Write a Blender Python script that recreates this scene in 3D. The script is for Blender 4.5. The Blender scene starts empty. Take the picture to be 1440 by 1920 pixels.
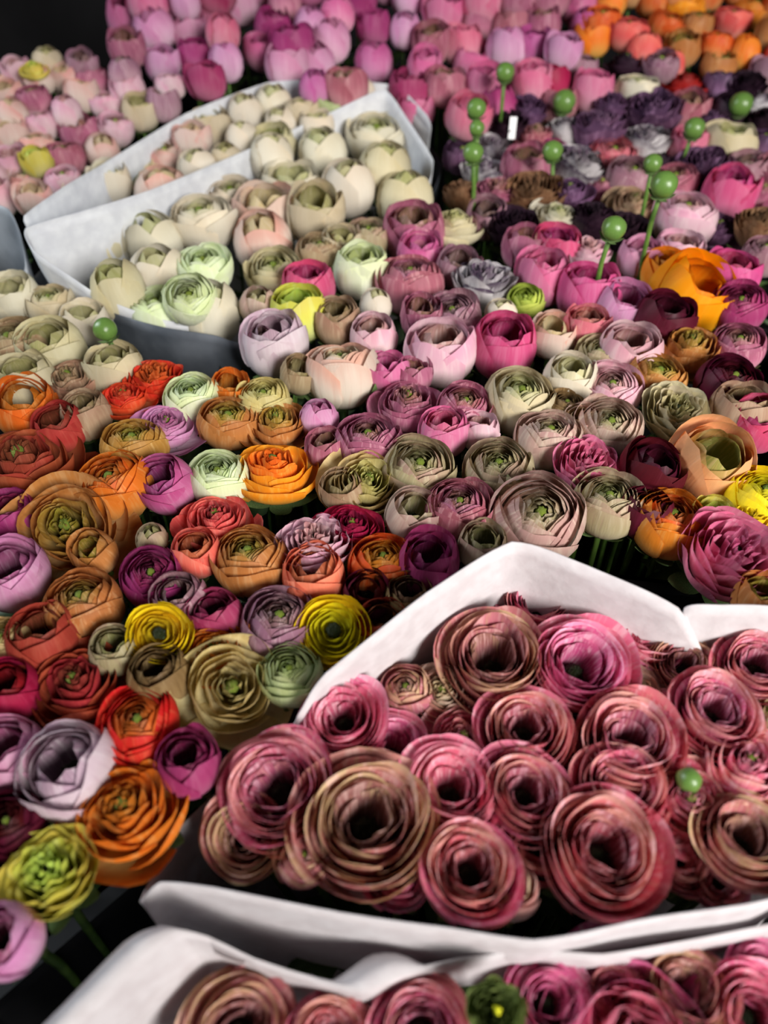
import bpy, math, random
from mathutils import Vector, Matrix, Quaternion, noise

C = bpy.context.scene.collection
R = random.Random(11)
FPX, PITCH, H, Z0 = 1442.0, math.radians(44.4), 0.42, 0.40   # focal in pixels of the 1440x1920 frame, camera pitch, height over the blooms, height of the blooms
CP, SP = math.cos(PITCH), math.sin(PITCH)

# ------------------------------------------------------------------ placing
def rise(y):
    return 0.30 * max(0.0, y - 1.15)

def at(px, py, dz=0.0, flat=False):
    """Point seen at (px, py) on the surface of the blooms, dz above it, and its depth."""
    a, b = (px - 720) / FPX, -(py - 960) / FPX
    d = Vector((a, CP + b * SP, -SP + b * CP))
    t = (H - dz) / -d.z
    if not flat:
        for _ in range(25):
            t = (H - dz - rise(d.y * t)) / -d.z * 0.5 + t * 0.5
    return Vector((0, 0, Z0 + H)) + d * t, t

# ------------------------------------------------------------------ materials
def lin(h):
    h = h.lstrip('#')
    out = []
    for i in (0, 2, 4):
        c = int(h[i:i+2], 16) / 255
        out.append(c / 12.92 if c <= 0.04045 else ((c + 0.055) / 1.055) ** 2.4)
    return (*out, 1)

def mat(name):
    m = bpy.data.materials.new(name); m.use_nodes = True
    nt = m.node_tree; nt.nodes.clear()
    return m, nt, nt.nodes.new('ShaderNodeOutputMaterial')

def nd(nt, kind, **kw):
    n = nt.nodes.new(kind)
    for k, v in kw.items():
        if k.startswith('i_'): n.inputs[k[2:].replace('_', ' ')].default_value = v
        else: setattr(n, k, v)
    return n

def mixc(nt, fac, a, b, mode='MIX'):
    n = nt.nodes.new('ShaderNodeMix'); n.data_type = 'RGBA'; n.blend_type = mode
    for sock, v in ((n.inputs[0], fac), (n.inputs[6], a), (n.inputs[7], b)):
        if hasattr(v, 'is_output'): nt.links.new(v, sock)
        else: sock.default_value = v
    return n.outputs[2]

def ramp(nt, v, lo, hi, top=1.0, bot=0.0):
    n = nd(nt, 'ShaderNodeMapRange', interpolation_type='SMOOTHSTEP')
    nt.links.new(v, n.inputs[0])
    for i, x in ((1, lo), (2, hi), (3, bot), (4, top)): n.inputs[i].default_value = x
    return n.outputs[0]

def shade(nt, out, col, rough, transl, bump=None, spec=0.35):
    p = nd(nt, 'ShaderNodeBsdfPrincipled'); p.inputs['Roughness'].default_value = rough
    p.inputs['Specular IOR Level'].default_value = spec
    nt.links.new(col, p.inputs['Base Color']) if hasattr(col, 'is_output') else setattr(p.inputs['Base Color'], 'default_value', col)
    if bump is not None: nt.links.new(bump, p.inputs['Normal'])
    if not transl:
        nt.links.new(p.outputs[0], out.inputs[0]); return p
    t = nd(nt, 'ShaderNodeBsdfTranslucent')
    nt.links.new(col, t.inputs[0]) if hasattr(col, 'is_output') else setattr(t.inputs[0], 'default_value', col)
    mx = nd(nt, 'ShaderNodeMixShader'); mx.inputs[0].default_value = transl
    nt.links.new(p.outputs[0], mx.inputs[1]); nt.links.new(t.outputs[0], mx.inputs[2]); nt.links.new(mx.outputs[0], out.inputs[0])
    return p

# name: body, rim, heart of the bloom, foot of the petal, strength of the fine streaks
VARIETY = {
 'orange':      ('#E27C28', '#D66A20', '#A8641C', '#EBB46C', .35),
 'bright orange': ('#F58A1C', '#F09A2A', '#D26A14', '#F5C860', .3),
 'red orange':  ('#E05A28', '#D04A24', '#A04A1C', '#E89058', .3),
 'coral':       ('#E0604C', '#EC8468', '#8E3428', '#EDA890', .35),
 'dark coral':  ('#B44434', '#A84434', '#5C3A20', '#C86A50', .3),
 'tan orange':  ('#CE9048', '#B0783A', '#7C7A24', '#DDB478', .5),
 'peach':       ('#F2B47A', '#E4B474', '#7E8A3C', '#F6CC9C', .3),
 'yellow':      ('#EBCB12', '#F2DA24', '#C4B41C', '#E0C840', .25),
 'golden':      ('#F8B004', '#F8A200', '#E08A04', '#F8C030', .25),
 'straw':       ('#DCC98C', '#CDB678', '#B0A860', '#EEE2B0', .35),
 'yellow green': ('#D8D458', '#D0BC50', '#B6D05A', '#D8D890', .4),
 'lime':        ('#A9C24E', '#BCCB62', '#8CA838', '#A8C070', .25),
 'pale green':  ('#BFC896', '#B4BC84', '#8EA45C', '#C8CCA8', .3),
 'white':       ('#E2DBC8', '#DCD0B8', '#B4B47A', '#E8E2D2', .2),
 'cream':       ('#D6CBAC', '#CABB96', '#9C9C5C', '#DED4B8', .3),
 'blush white': ('#E6D4C6', '#D8A092', '#C0B080', '#E8DCCC', .25),
 'white green': ('#EAF0D2', '#D8E2B0', '#93A458', '#F2F4E4', .3),
 'lilac white': ('#EADCE0', '#CCAEBC', '#967888', '#F2EAEC', .35),
 'pale pink':   ('#E8C6CC', '#D49CAC', '#A87C70', '#F0DEDA', .35),
 'pink':        ('#DE82A4', '#D0648E', '#B85480', '#E8B2C2', .35),
 'hot pink':    ('#DC5A90', '#C84878', '#94284E', '#E898B8', .3),
 'lilac pink':  ('#DDA2C4', '#CC84AC', '#94446C', '#EAC6D8', .3),
 'orchid':      ('#D074A6', '#B85088', '#822E58', '#DBA2C0', .3),
 'magenta':     ('#B04074', '#983060', '#68183C', '#C87898', .3),
 'dusty rose':  ('#BC6C84', '#9C5668', '#7C6444', '#DCA4AC', .55),
 'salmon pink': ('#DC7C88', '#CC6470', '#905048', '#E8B0A8', .45),
 'mauve':       ('#B48894', '#96687A', '#6E5848', '#D0B0B6', .5),
 'beige pink':  ('#D4B8A8', '#B8928A', '#8E8A58', '#E0D0BC', .5),
 'olive beige': ('#B8AC82', '#A88A78', '#7E8448', '#CCBFA0', .5),
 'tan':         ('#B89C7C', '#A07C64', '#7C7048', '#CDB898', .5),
 'crimson':     ('#B01C3C', '#98142E', '#6A1020', '#C04058', .3),
 'burgundy':    ('#5E1024', '#4C0C1C', '#38080F', '#702038', .3),
 'plum':        ('#785070', '#543A56', '#38203A', '#B088AC', .5),
 'picotee':     ('#F0EAEA', '#3C2A42', '#5A4658', '#F4F0F0', .3),
 'black plum':  ('#382030', '#24141F', '#180C14', '#54384A', .3),
 'brown':       ('#92704C', '#7A5A3C', '#5E4630', '#A88A64', .6),
 'antique pink': ('#DE4A7C', '#DDA69C', '#A04C62', '#F8CCD6', .55),
 'rose pink':   ('#EE5E94', '#F0A8BE', '#BE4872', '#FADAE2', .55),
 'olive green': ('#84904C', '#707C44', '#5A6A30', '#98A468', .5),
 'olive pink':  ('#D46C84', '#CCAE88', '#865450', '#F0C6C0', .55),
}
_pm = {}
def petal_mat(v):
    if v in _pm: return _pm[v]
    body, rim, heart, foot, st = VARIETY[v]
    m, nt, out = mat('petal_' + v.replace(' ', '_'))
    at_ = nd(nt, 'ShaderNodeAttribute', attribute_name='petal')
    sp = nd(nt, 'ShaderNodeSeparateColor'); nt.links.new(at_.outputs['Color'], sp.inputs[0])
    vv, rr, tt = sp.outputs[0], sp.outputs[1], sp.outputs[2]
    uv = nd(nt, 'ShaderNodeUVMap', uv_map='UVMap')
    mp = nd(nt, 'ShaderNodeMapping'); mp.inputs['Scale'].default_value = (9, 1.0, 1); nt.links.new(uv.outputs[0], mp.inputs[0])
    nz = nd(nt, 'ShaderNodeTexNoise'); nz.inputs['Scale'].default_value = 1.6; nz.inputs['Detail'].default_value = 4; nt.links.new(mp.outputs[0], nz.inputs['Vector'])
    c = mixc(nt, ramp(nt, vv, .30, .85, 0, 1), lin(body), lin(foot))
    mr = nd(nt, 'ShaderNodeMath', operation='MULTIPLY')
    nt.links.new(ramp(nt, vv, .60, 1.0), mr.inputs[0]); nt.links.new(ramp(nt, rr, .1, .9, 1.0, .25), mr.inputs[1])
    c = mixc(nt, mr.outputs[0], c, lin(rim))
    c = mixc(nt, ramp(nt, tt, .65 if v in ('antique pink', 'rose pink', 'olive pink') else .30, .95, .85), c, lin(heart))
    c = mixc(nt, ramp(nt, nz.outputs[0], .48, .68, st), c, lin(foot))
    c = mixc(nt, ramp(nt, nz.outputs[0], .46, .30, st), c, lin(rim))
    oi = nd(nt, 'ShaderNodeObjectInfo')
    hs = nd(nt, 'ShaderNodeHueSaturation')
    nt.links.new(c, hs.inputs['Color'])
    nt.links.new(ramp(nt, oi.outputs['Random'], 0, 1, .515, .485), hs.inputs['Hue'])
    nt.links.new(ramp(nt, rr, 0, 1, 1.08, .84), hs.inputs['Value'])
    b = nd(nt, 'ShaderNodeBump'); b.inputs['Strength'].default_value = .25; b.inputs['Distance'].default_value = .002
    nt.links.new(nz.outputs[0], b.inputs['Height'])
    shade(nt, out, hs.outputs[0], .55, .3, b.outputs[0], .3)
    _pm[v] = m
    return m

def simple_mat(name, a, b, scale, rough=.6, transl=0, bump=.1, spec=.3):
    m, nt, out = mat(name)
    tc = nd(nt, 'ShaderNodeTexCoord')
    nz = nd(nt, 'ShaderNodeTexNoise'); nz.inputs['Scale'].default_value = scale; nz.inputs['Detail'].default_value = 5
    nt.links.new(tc.outputs['Object'], nz.inputs['Vector'])
    c = mixc(nt, ramp(nt, nz.outputs[0], .3, .7), lin(a), lin(b))
    bp = nd(nt, 'ShaderNodeBump'); bp.inputs['Strength'].default_value = bump; bp.inputs['Distance'].default_value = .003
    nt.links.new(nz.outputs[0], bp.inputs['Height'])
    shade(nt, out, c, rough, transl, bp.outputs[0], spec)
    return m
STEM = simple_mat('stem_green', '#3C5A22', '#5C7C34', 60, .5)
LEAF = simple_mat('leaf_green', '#24381A', '#40582A', 40, .5, .2)
SEPAL = simple_mat('sepal_green', '#4A6634', '#7C945C', 60, .6, .15)
EYE_GREEN = simple_mat('eye_green', '#5C7020', '#88983A', 200, .5, 0, .6)
EYE_DARK = simple_mat('eye_dark_green', '#10140A', '#2C3814', 200, .5, 0, .6)
BUD = simple_mat('bud_green', '#466628', '#688A44', 50, .3, 0, .1, .5)
PAPER = simple_mat('white_paper', '#D2CCCE', '#DCD8DA', 90, .8, .25, .25, .15)
TISSUE = simple_mat('white_tissue', '#DCDEE2', '#EAECEE', 60, .7, .4, .25, .2)
WRAP = simple_mat('shade_grey_film', '#4C525A', '#686E76', 22, .3, .2, .5, .5)  # translucent wrap; the darkness behind it is put into this grey
FILM = simple_mat('grey_film', '#8C9298', '#A8AEB4', 30, .35, .3, .3, .4)
FLOORM = simple_mat('dark_floor', '#060606', '#0E0D0D', 8, .9, 0, .2, .1)
WALLM = simple_mat('dark_wall', '#1E1E20', '#262628', 4, .9, 0, .1, .1)
CRATEM = simple_mat('black_plastic', '#08080A', '#101012', 30, .5, 0, .05, .3)
YELLOWDOT = simple_mat('yellow_pistil', '#D8D820', '#E8E430', 90, .5)
TAGM = simple_mat('tag_white', '#F4F6FA', '#FFFFFF', 40, .4)

# ------------------------------------------------------------------ petals
def bez(p, t):
    s = 1 - t
    return [s*s*s*p[0][i] + 3*s*s*t*p[1][i] + 3*s*t*t*p[2][i] + t*t*t*p[3][i] for i in (0, 1)]

def lerp(a, b, t): return a + (b - a) * t

class Petals:
    def __init__(self):
        self.v, self.f, self.c, self.uv = [], [], [], []
    def petal(self, rng, prof, phi, width, t, nu, nv, ruffle=0.0, notch=.22, tuck=.05, freq=9, point=0.0, loose=.04):
        base, rnd, ph = len(self.v), rng.random(), rng.uniform(0, 6.28)
        lift = rng.uniform(-loose, loose)
        for j in range(nv + 1):
            for i in range(nu + 1):
                u = 2 * i / nu - 1
                v = j / nv
                vv = v * (1 - notch * abs(u) ** 2.6 + point * (1 - abs(u)) ** 2)
                r, z = bez(prof, vv)
                w = width * (.45 + .55 * min(1, v * 1.7)) * .5
                a = phi + u * w
                r = r * (1 + tuck * u) + ruffle * v ** 3 * math.sin(u * freq + ph)
                z = z + ruffle * .7 * v ** 3 * math.cos(u * freq * .8 + ph) + lift * v
                self.v.append((r * math.cos(a), r * math.sin(a), z))
                self.c.append((v, rnd, t, 1))
                self.uv.append((u * .5 + rnd * 7, v))
        for j in range(nv):
            for i in range(nu):
                q = base + j * (nu + 1) + i
                self.f.append((q, q + 1, q + nu + 2, q + nu + 1))
    def build(self, name):
        me = bpy.data.meshes.new(name)
        me.from_pydata(self.v, [], self.f)
        at_ = me.color_attributes.new('petal', 'FLOAT_COLOR', 'POINT')
        for k, c in enumerate(self.c): at_.data[k].color = c
        uvl = me.uv_layers.new(name='UVMap')
        for l in me.loops: uvl.data[l.index].uv = self.uv[l.vertex_index]
        me.shade_smooth()
        me.materials.append(None)
        return me

# each shape: layer count, petals in outer / inner layers, profile of a petal at t (0 outermost .. 1 innermost), options
def prof_ball(t, j):
    return [(.10, -1.0), (lerp(1.0, .30, t), lerp(-1.08, -.3, t)), (lerp(1.16, .42, t) + j, lerp(.02, .30, t)), (lerp(.84, .13, t ** .75) + j, lerp(.42, .50, t ** .7) - .14 * t ** 3)]
def prof_cup(t, j):
    return [(.10, -1.0), (lerp(1.08, .7, t), -1.08 + .2 * t), (lerp(1.12, .76, t) + j, lerp(.05, .15, t)), (lerp(.80, .40, t) + j, lerp(.62, .54, t))]
def prof_rose(t, j):
    rr = lerp(1.0, .34, t ** .95)
    top = .16 + .30 * math.sin(min(1, t * 1.35) * 1.57) - .20 * t ** 3
    return [(.12, -.85), (rr * 1.0, -.85 + .2 * t), (rr * .93 + j * .5, top - .28), (rr * 1.04 + .03 + j, top)]
def prof_flat(t, j):
    rr = lerp(1.0, .30, t)
    return [(.10, -.45), (rr * .8, -.55 + .25 * t), (rr * 1.08, -.25 + .1 * t), (rr + j, lerp(.05, .16, t))]
def prof_bud(t, j):
    return [(.08, -.95), (lerp(1.02, .7, t), -.95), (lerp(1.12, .8, t) + j, lerp(.35, .4, t)), (lerp(.50, .22, t) + j, lerp(.78, .84, t))]
def prof_ruffle(t, j):
    rr = lerp(1.0, .15, t)
    return [(.10, -.85), (rr * .7, -.85 + .3 * t), (rr * .95 + j, -.15 + .3 * t), (rr * 1.02 + j, lerp(.20, .55, t ** .6))]
def prof_open(t, j):
    rr = lerp(1.05, .12, t ** .68)
    return [(.10, -.70), (rr * .9, -.75 + .4 * t), (rr * 1.12 + j, -.1 + .42 * t), (lerp(1.06, .10, t ** .68) + j * 2, lerp(-.02, .46, t ** .55))]

SHAPES = {   # layers, petals, prof, ruffle, notch, width factor, grid (nu, nv), split, eye (radius, height, z), eye is dark
 'ball':   (8, 5, prof_ball, .022, .26, 1.55, (9, 9), 3, (.12, .12, .27), False),
 'cup':    (4, 4, prof_cup, .03, .30, 1.55, (10, 9), 2, (.28, .30, -.35), True),
 'rose':   (10, 4, prof_rose, .03, .17, 1.55, (14, 8), 3, (.20, .26, -.42), True),
 'flat':   (6, 5, prof_flat, .025, .22, 1.5, (10, 7), 2, (.20, .20, .0), True),
 'bud':    (3, 4, prof_bud, .02, .34, 1.6, (9, 9), 2, (.2, .2, .1), True),
 'ruffle': (7, 5, prof_ruffle, .05, .25, 1.45, (13, 7), 3, (.10, .12, .25), True),
 'open':   (8, 5, prof_open, .04, .26, 1.5, (10, 8), 3, (.13, .14, .27), False),
}
SMALL = {'ball': (6, 5, (6, 6)), 'cup': (3, 4, (7, 6)), 'bud': (2, 4, (7, 6)), 'ruffle': (5, 5, (9, 5)), 'open': (5, 5, (7, 6)), 'rose': (8, 5, (7, 6)), 'flat': (5, 5, (7, 6))}
_hm = {}
def head_meshes(shape, seed, small=False):
    """(outer mesh, inner mesh) of one bloom of unit radius; a small one is a single mesh."""
    key = (shape, seed, small)
    if key in _hm: return _hm[key]
    n, m, prof, ruf, notch, wf, grid, split, eye, dark = SHAPES[shape]
    if small: n, m, grid = SMALL[shape]
    rng = random.Random(hash(shape) % 1 + seed * 97 + len(shape) * 13)
    A, B = Petals(), Petals()
    ph = rng.uniform(0, 6)
    for k in range(n):
        t = k / (n - 1)
        mk = m + (0 if k else 0)
        for i in range(mk):
            j = rng.uniform(-.035, .035) * (1.9 if shape == 'rose' else 1)
            p = prof(t, j)
            if shape == 'open' and k == 0 and rng.random() < .5:
                p[3] = (rng.uniform(1.2, 1.45), rng.uniform(-.25, .05)); p[2] = (1.05, -.35)
            if shape == 'rose' and k < 4 and rng.random() < .4:
                p[3] = (p[3][0] + rng.uniform(.04, .20), p[3][1] - rng.uniform(.04, .22))
            if shape in ('ball', 'cup') and k < 2 and rng.random() < .3:
                p[3] = (p[3][0] + rng.uniform(.05, .2), p[3][1] - rng.uniform(0, .1))
            a = ph + i * 2 * math.pi / mk + rng.uniform(-.12, .12)
            (A if (k < split or small) else B).petal(rng, p, a, 2 * math.pi / mk * wf * rng.uniform(.92, 1.12), t, *grid,
                ruffle=ruf * rng.uniform(.6, 1.5), notch=notch * rng.uniform(.7, 1.3), freq=rng.uniform(3, 6) if shape != 'ruffle' else rng.uniform(5, 8),
                loose=.09 if shape == 'rose' else .04, point=rng.choice((0, 0, .08)) if shape in ('cup', 'bud') else 0)
        ph += 2.399 if shape != 'bud' else .8
    out = (A.build('bloom_' + shape), None if small else B.build('heart_' + shape))
    _hm[key] = out
    return out

def mesh_from(name, v, f, m, smooth=True):
    me = bpy.data.meshes.new(name); me.from_pydata(v, [], f)
    if smooth: me.shade_smooth()
    if m: me.materials.append(m)
    return me

def dome_mesh(name, m, knobs, seed):
    """A bumpy button: the pistils in the eye of a bloom."""
    rng = random.Random(seed); v, f = [], []
    nu, nv = 18, 8
    for j in range(nv + 1):
        a = j / nv * 1.75
        for i in range(nu):
            b = i / nu * 6.2832
            k = 1 + knobs * math.sin(b * 7 + j * 1.7) * math.sin(j * 2.1 + .5) + rng.uniform(-.03, .03)
            v.append((math.sin(a) * math.cos(b) * k, math.sin(a) * math.sin(b) * k, math.cos(a) * k))
    for j in range(nv):
        for i in range(nu):
            q, w = j * nu + i, j * nu + (i + 1) % nu
            f.append((q, w, w + nu, q + nu))
    return mesh_from(name, v, f, m)
EYE_A, EYE_B = dome_mesh('eye', EYE_GREEN, .16, 3), dome_mesh('eye_dark', EYE_DARK, .2, 4)

def calyx_mesh(seed, big=1.0):
    rng = random.Random(seed); v, f = [], []
    pr = prof_ball(0, 0)
    for k in range(5):
        a0 = k * 1.2566 + rng.uniform(-.15, .15); L = rng.uniform(.30, .42) * big; flare = rng.uniform(.02, .16) * big
        b = len(v)
        for j in range(8):
            s = j / 7; w = .30 * big ** .5 * math.sin(math.pi * min(1, .25 + s * .75)) + .015
            r, z = bez(pr, .02 + L * s); r = r * 1.04 + .02 + flare * s * s
            for i in range(5):
                u = i / 2 - 1
                ang = a0 + u * w / max(r, .25) * .8
                rr = r + .03 * u * u
                v.append((rr * math.cos(ang), rr * math.sin(ang), z - .02))
        for j in range(7):
            for i in range(4):
                q = b + j * 5 + i; f.append((q, q + 1, q + 6, q + 5))
    return mesh_from('calyx', v, f, SEPAL)
CALYX = [calyx_mesh(s) for s in (1, 2)]
CALYX_BIG = calyx_mesh(5, 1.5)

def leaf_mesh(seed):
    """A divided ranunculus leaf: three toothed lobes on a short stalk, about 5 cm."""
    rng = random.Random(seed); v, f = [], []
    for lobe, (az, L) in enumerate(((0, .055), (.75, .042), (-.75, .042))):
        b = len(v)
        for j in range(9):
            s = j / 8
            w = (.011 * math.sin(math.pi * (.1 + .9 * s) ** .8) + .0008) * (1 + .35 * math.sin(j * 2.6 + seed))
            for i in range(5):
                u = i / 2 - 1
                x = .018 + L * s; y = u * w
                z = .016 * math.sin(s * 2.3 + lobe) + .004 * abs(u)
                v.append((x * math.cos(az) - y * math.sin(az) + (.0 if lobe == 0 else -.004), x * math.sin(az) + y * math.cos(az), z))
        for j in range(8):
            for i in range(4):
                q = b + j * 5 + i; f.append((q, q + 1, q + 6, q + 5))
    b = len(v)
    for x, z in ((0, -.004), (.02, .002)):
        for k in range(5):
            a = k * 1.2566; v.append((x, .0013 * math.cos(a), z + .0013 * math.sin(a)))
    for k in range(5): f.append((b + k, b + (k + 1) % 5, b + 5 + (k + 1) % 5, b + 5 + k))
    return mesh_from('leaf', v, f, LEAF)
LEAVES = [leaf_mesh(s) for s in (1, 2, 3)]

def tube(pts, rad, sides=7):
    v, f = [], []
    for k, p in enumerate(pts):
        d = (pts[min(k + 1, len(pts) - 1)] - pts[max(k - 1, 0)]).normalized()
        x = d.orthogonal().normalized(); y = d.cross(x)
        r = rad[k] if isinstance(rad, (list, tuple)) else rad
        for i in range(sides):
            a = i / sides * 6.2832
            v.append(p + x * math.cos(a) * r + y * math.sin(a) * r)
    for k in range(len(pts) - 1):
        for i in range(sides):
            f.append((k * sides + i, k * sides + (i + 1) % sides, (k + 1) * sides + (i + 1) % sides, (k + 1) * sides + i))
    f.append(tuple(range(sides))[::-1]); f.append(tuple(range((len(pts) - 1) * sides, len(pts) * sides)))
    return [tuple(q) for q in v], f

# ------------------------------------------------------------------ objects
def tag(o, label=None, cat=None, group=None, kind=None):
    for k, x in (('label', label), ('category', cat), ('group', group), ('kind', kind)):
        if x: o[k] = x
    return o

def link(name, me, parent=None, m=None):
    o = bpy.data.objects.new(name, me); C.objects.link(o)
    if parent is not None: o.parent = parent
    if m is not None:
        o.material_slots[0].link = 'OBJECT'; o.material_slots[0].material = m
    return o

def axis_for(rng, py, tilt=None, az=None):
    if tilt is None: tilt = rng.uniform(-6, 18) if py < 1200 else rng.uniform(-4, 14)
    if az is None: az = rng.uniform(-55, 55)
    t, a = math.radians(tilt), math.radians(az)
    return Vector((math.sin(t) * math.sin(a), -math.sin(t) * math.cos(a), math.cos(t)))

def stem_curve(base, top, axis, head_r):
    neck = top - axis * head_r * .92
    c1 = Vector((base.x * .6 + neck.x * .4, base.y * .6 + neck.y * .4, lerp(base.z, neck.z, .55)))
    c2 = neck - axis * .07
    pts = []
    for k in range(9):
        t = k / 8; s = 1 - t
        pts.append(base * s**3 + c1 * 3*s*s*t + c2 * 3*s*t*t + neck * t**3)
    return pts

SPECS = []
def flower(px, py, d, shape, variety, label, **kw):
    SPECS.append((px, py, d, shape, variety, label, kw))

def build_flower(px, py, d, shape, variety, label, tilt=None, az=None, dz=0.0, group=None, small=False, big_calyx=False, pull=None, leafy=.6):
    """One ranunculus: an Empty at the foot of its stem with stem, calyx, petals, eye and leaf under it."""
    p, depth = at(px, py, dz)
    rad = d * .5 * depth / FPX
    ax = axis_for(R, py, tilt, az)
    off = Vector((R.uniform(-.015, .015), R.uniform(-.01, .02), 0))
    base = Vector((p.x, p.y, 0)) + off - Vector((ax.x, ax.y, 0)) * .05
    if pull is not None:
        q, _ = at(pull[0], pull[1], 0); base = base.lerp(Vector((q.x, q.y, 0)), .35)
    root = bpy.data.objects.new('ranunculus', None); C.objects.link(root)
    root.location = base; root.empty_display_size = .02
    tag(root, label, 'flower', group)
    v, f = tube([q - base for q in stem_curve(base, p, ax, rad)], .0022 if small else .0027, 5 if small else 7)
    link('stem', mesh_from('stem', v, f, STEM), root)
    rot = Vector((0, 0, 1)).rotation_difference(ax) @ Quaternion((0, 0, 1), R.uniform(0, 6.28))
    M = Matrix.LocRotScale(p - base, rot, Vector((rad * R.uniform(.94, 1.08), rad * R.uniform(.92, 1.05), rad)))
    seed = R.randrange(2 if small else 4)
    outer, inner = head_meshes(shape, seed, small)
    pm = petal_mat(variety)
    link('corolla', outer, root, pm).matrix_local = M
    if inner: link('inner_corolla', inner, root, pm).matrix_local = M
    er, eh, ez = SHAPES[shape][8]
    dark = SHAPES[shape][9]
    if not (small and shape in ('bud', 'cup')):
        e = link('flower_eye', EYE_B if dark else EYE_A, root)
        e.matrix_local = M @ Matrix.Translation((0, 0, ez)) @ Matrix.Diagonal((er, er, eh, 1))
    if not small or R.random() < .4:
        link('calyx', CALYX_BIG if big_calyx else R.choice(CALYX), root).matrix_local = M
    if R.random() < leafy:
        q = stem_curve(base, p, ax, rad)[R.choice((5, 6))] - base
        link('leaf', R.choice(LEAVES), root).matrix_local = Matrix.LocRotScale(q, Quaternion((0, 0, 1), R.uniform(0, 6.28)) @ Quaternion((0, 1, 0), R.uniform(-.7, .1)), Vector((1, 1, 1)) * R.uniform(.8, 1.25))
    return root

def heap(roots, name, label, cat):
    """The smallest blooms of the packed rear masses as one object."""
    v, f, mi, col, uv, mats = [], [], [], [], [], []
    for r in roots:
        for ch in list(r.children):
            if ch.name.startswith('leaf') and R.random() < .5: continue
            me = ch.data; b = len(v); M = Matrix.Translation(r.location) @ ch.matrix_basis
            m = ch.material_slots[0].material
            if m not in mats: mats.append(m)
            k = mats.index(m); at_ = me.color_attributes.get('petal'); ul = me.uv_layers.get('UVMap')
            rnd = R.uniform(-.25, .25)
            v.extend(tuple(M @ q.co) for q in me.vertices)
            col.extend((*(lambda c: (c[0], min(1, max(0, c[1] + rnd)), c[2]))(a.color), 1) for a in at_.data) if at_ else col.extend([(0, 0, 0, 1)] * len(me.vertices))
            for p in me.polygons:
                f.append([b + q for q in p.vertices]); mi.append(k)
                uv.extend(tuple(ul.data[l].uv) if ul else (0, 0) for l in p.loop_indices)
    me = bpy.data.meshes.new(name); me.from_pydata(v, [], f)
    for m in mats: me.materials.append(m)
    me.polygons.foreach_set('material_index', mi)
    at_ = me.color_attributes.new('petal', 'FLOAT_COLOR', 'POINT')
    at_.data.foreach_set('color', [x for c in col for x in c])
    ul = me.uv_layers.new(name='UVMap'); ul.data.foreach_set('uv', [x for c in uv for x in c])
    me.shade_smooth()
    for r in roots:
        for ch in list(r.children): bpy.data.objects.remove(ch)
        bpy.data.objects.remove(r)
    return tag(link(name, me), label, cat, None, 'stuff')

def inside(x, y, poly):
    c = False
    for i in range(len(poly)):
        (x1, y1), (x2, y2) = poly[i], poly[i - 1]
        if (y1 > y) != (y2 > y) and x < (x2 - x1) * (y - y1) / (y2 - y1) + x1: c = not c
    return c

def scatter(poly, size, taken, squash=.62, tries=5000, seed=1):
    """Points packed in a patch, no closer than the size of a bloom there; taken ones keep their room."""
    rng = random.Random(seed); pts = []
    xs, ys = [p[0] for p in poly], [p[1] for p in poly]
    for _ in range(tries):
        x, y = rng.uniform(min(xs), max(xs)), rng.uniform(min(ys), max(ys))
        if not inside(x, y, poly): continue
        s = size(x, y)
        if all(math.hypot(x - a, (y - b) / squash) > .74 * s for a, b in pts) and all(math.hypot(x - a, (y - b) / .8) > .33 * (s + e) for a, b, e in taken):
            pts.append((x, y))
    return pts
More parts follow.
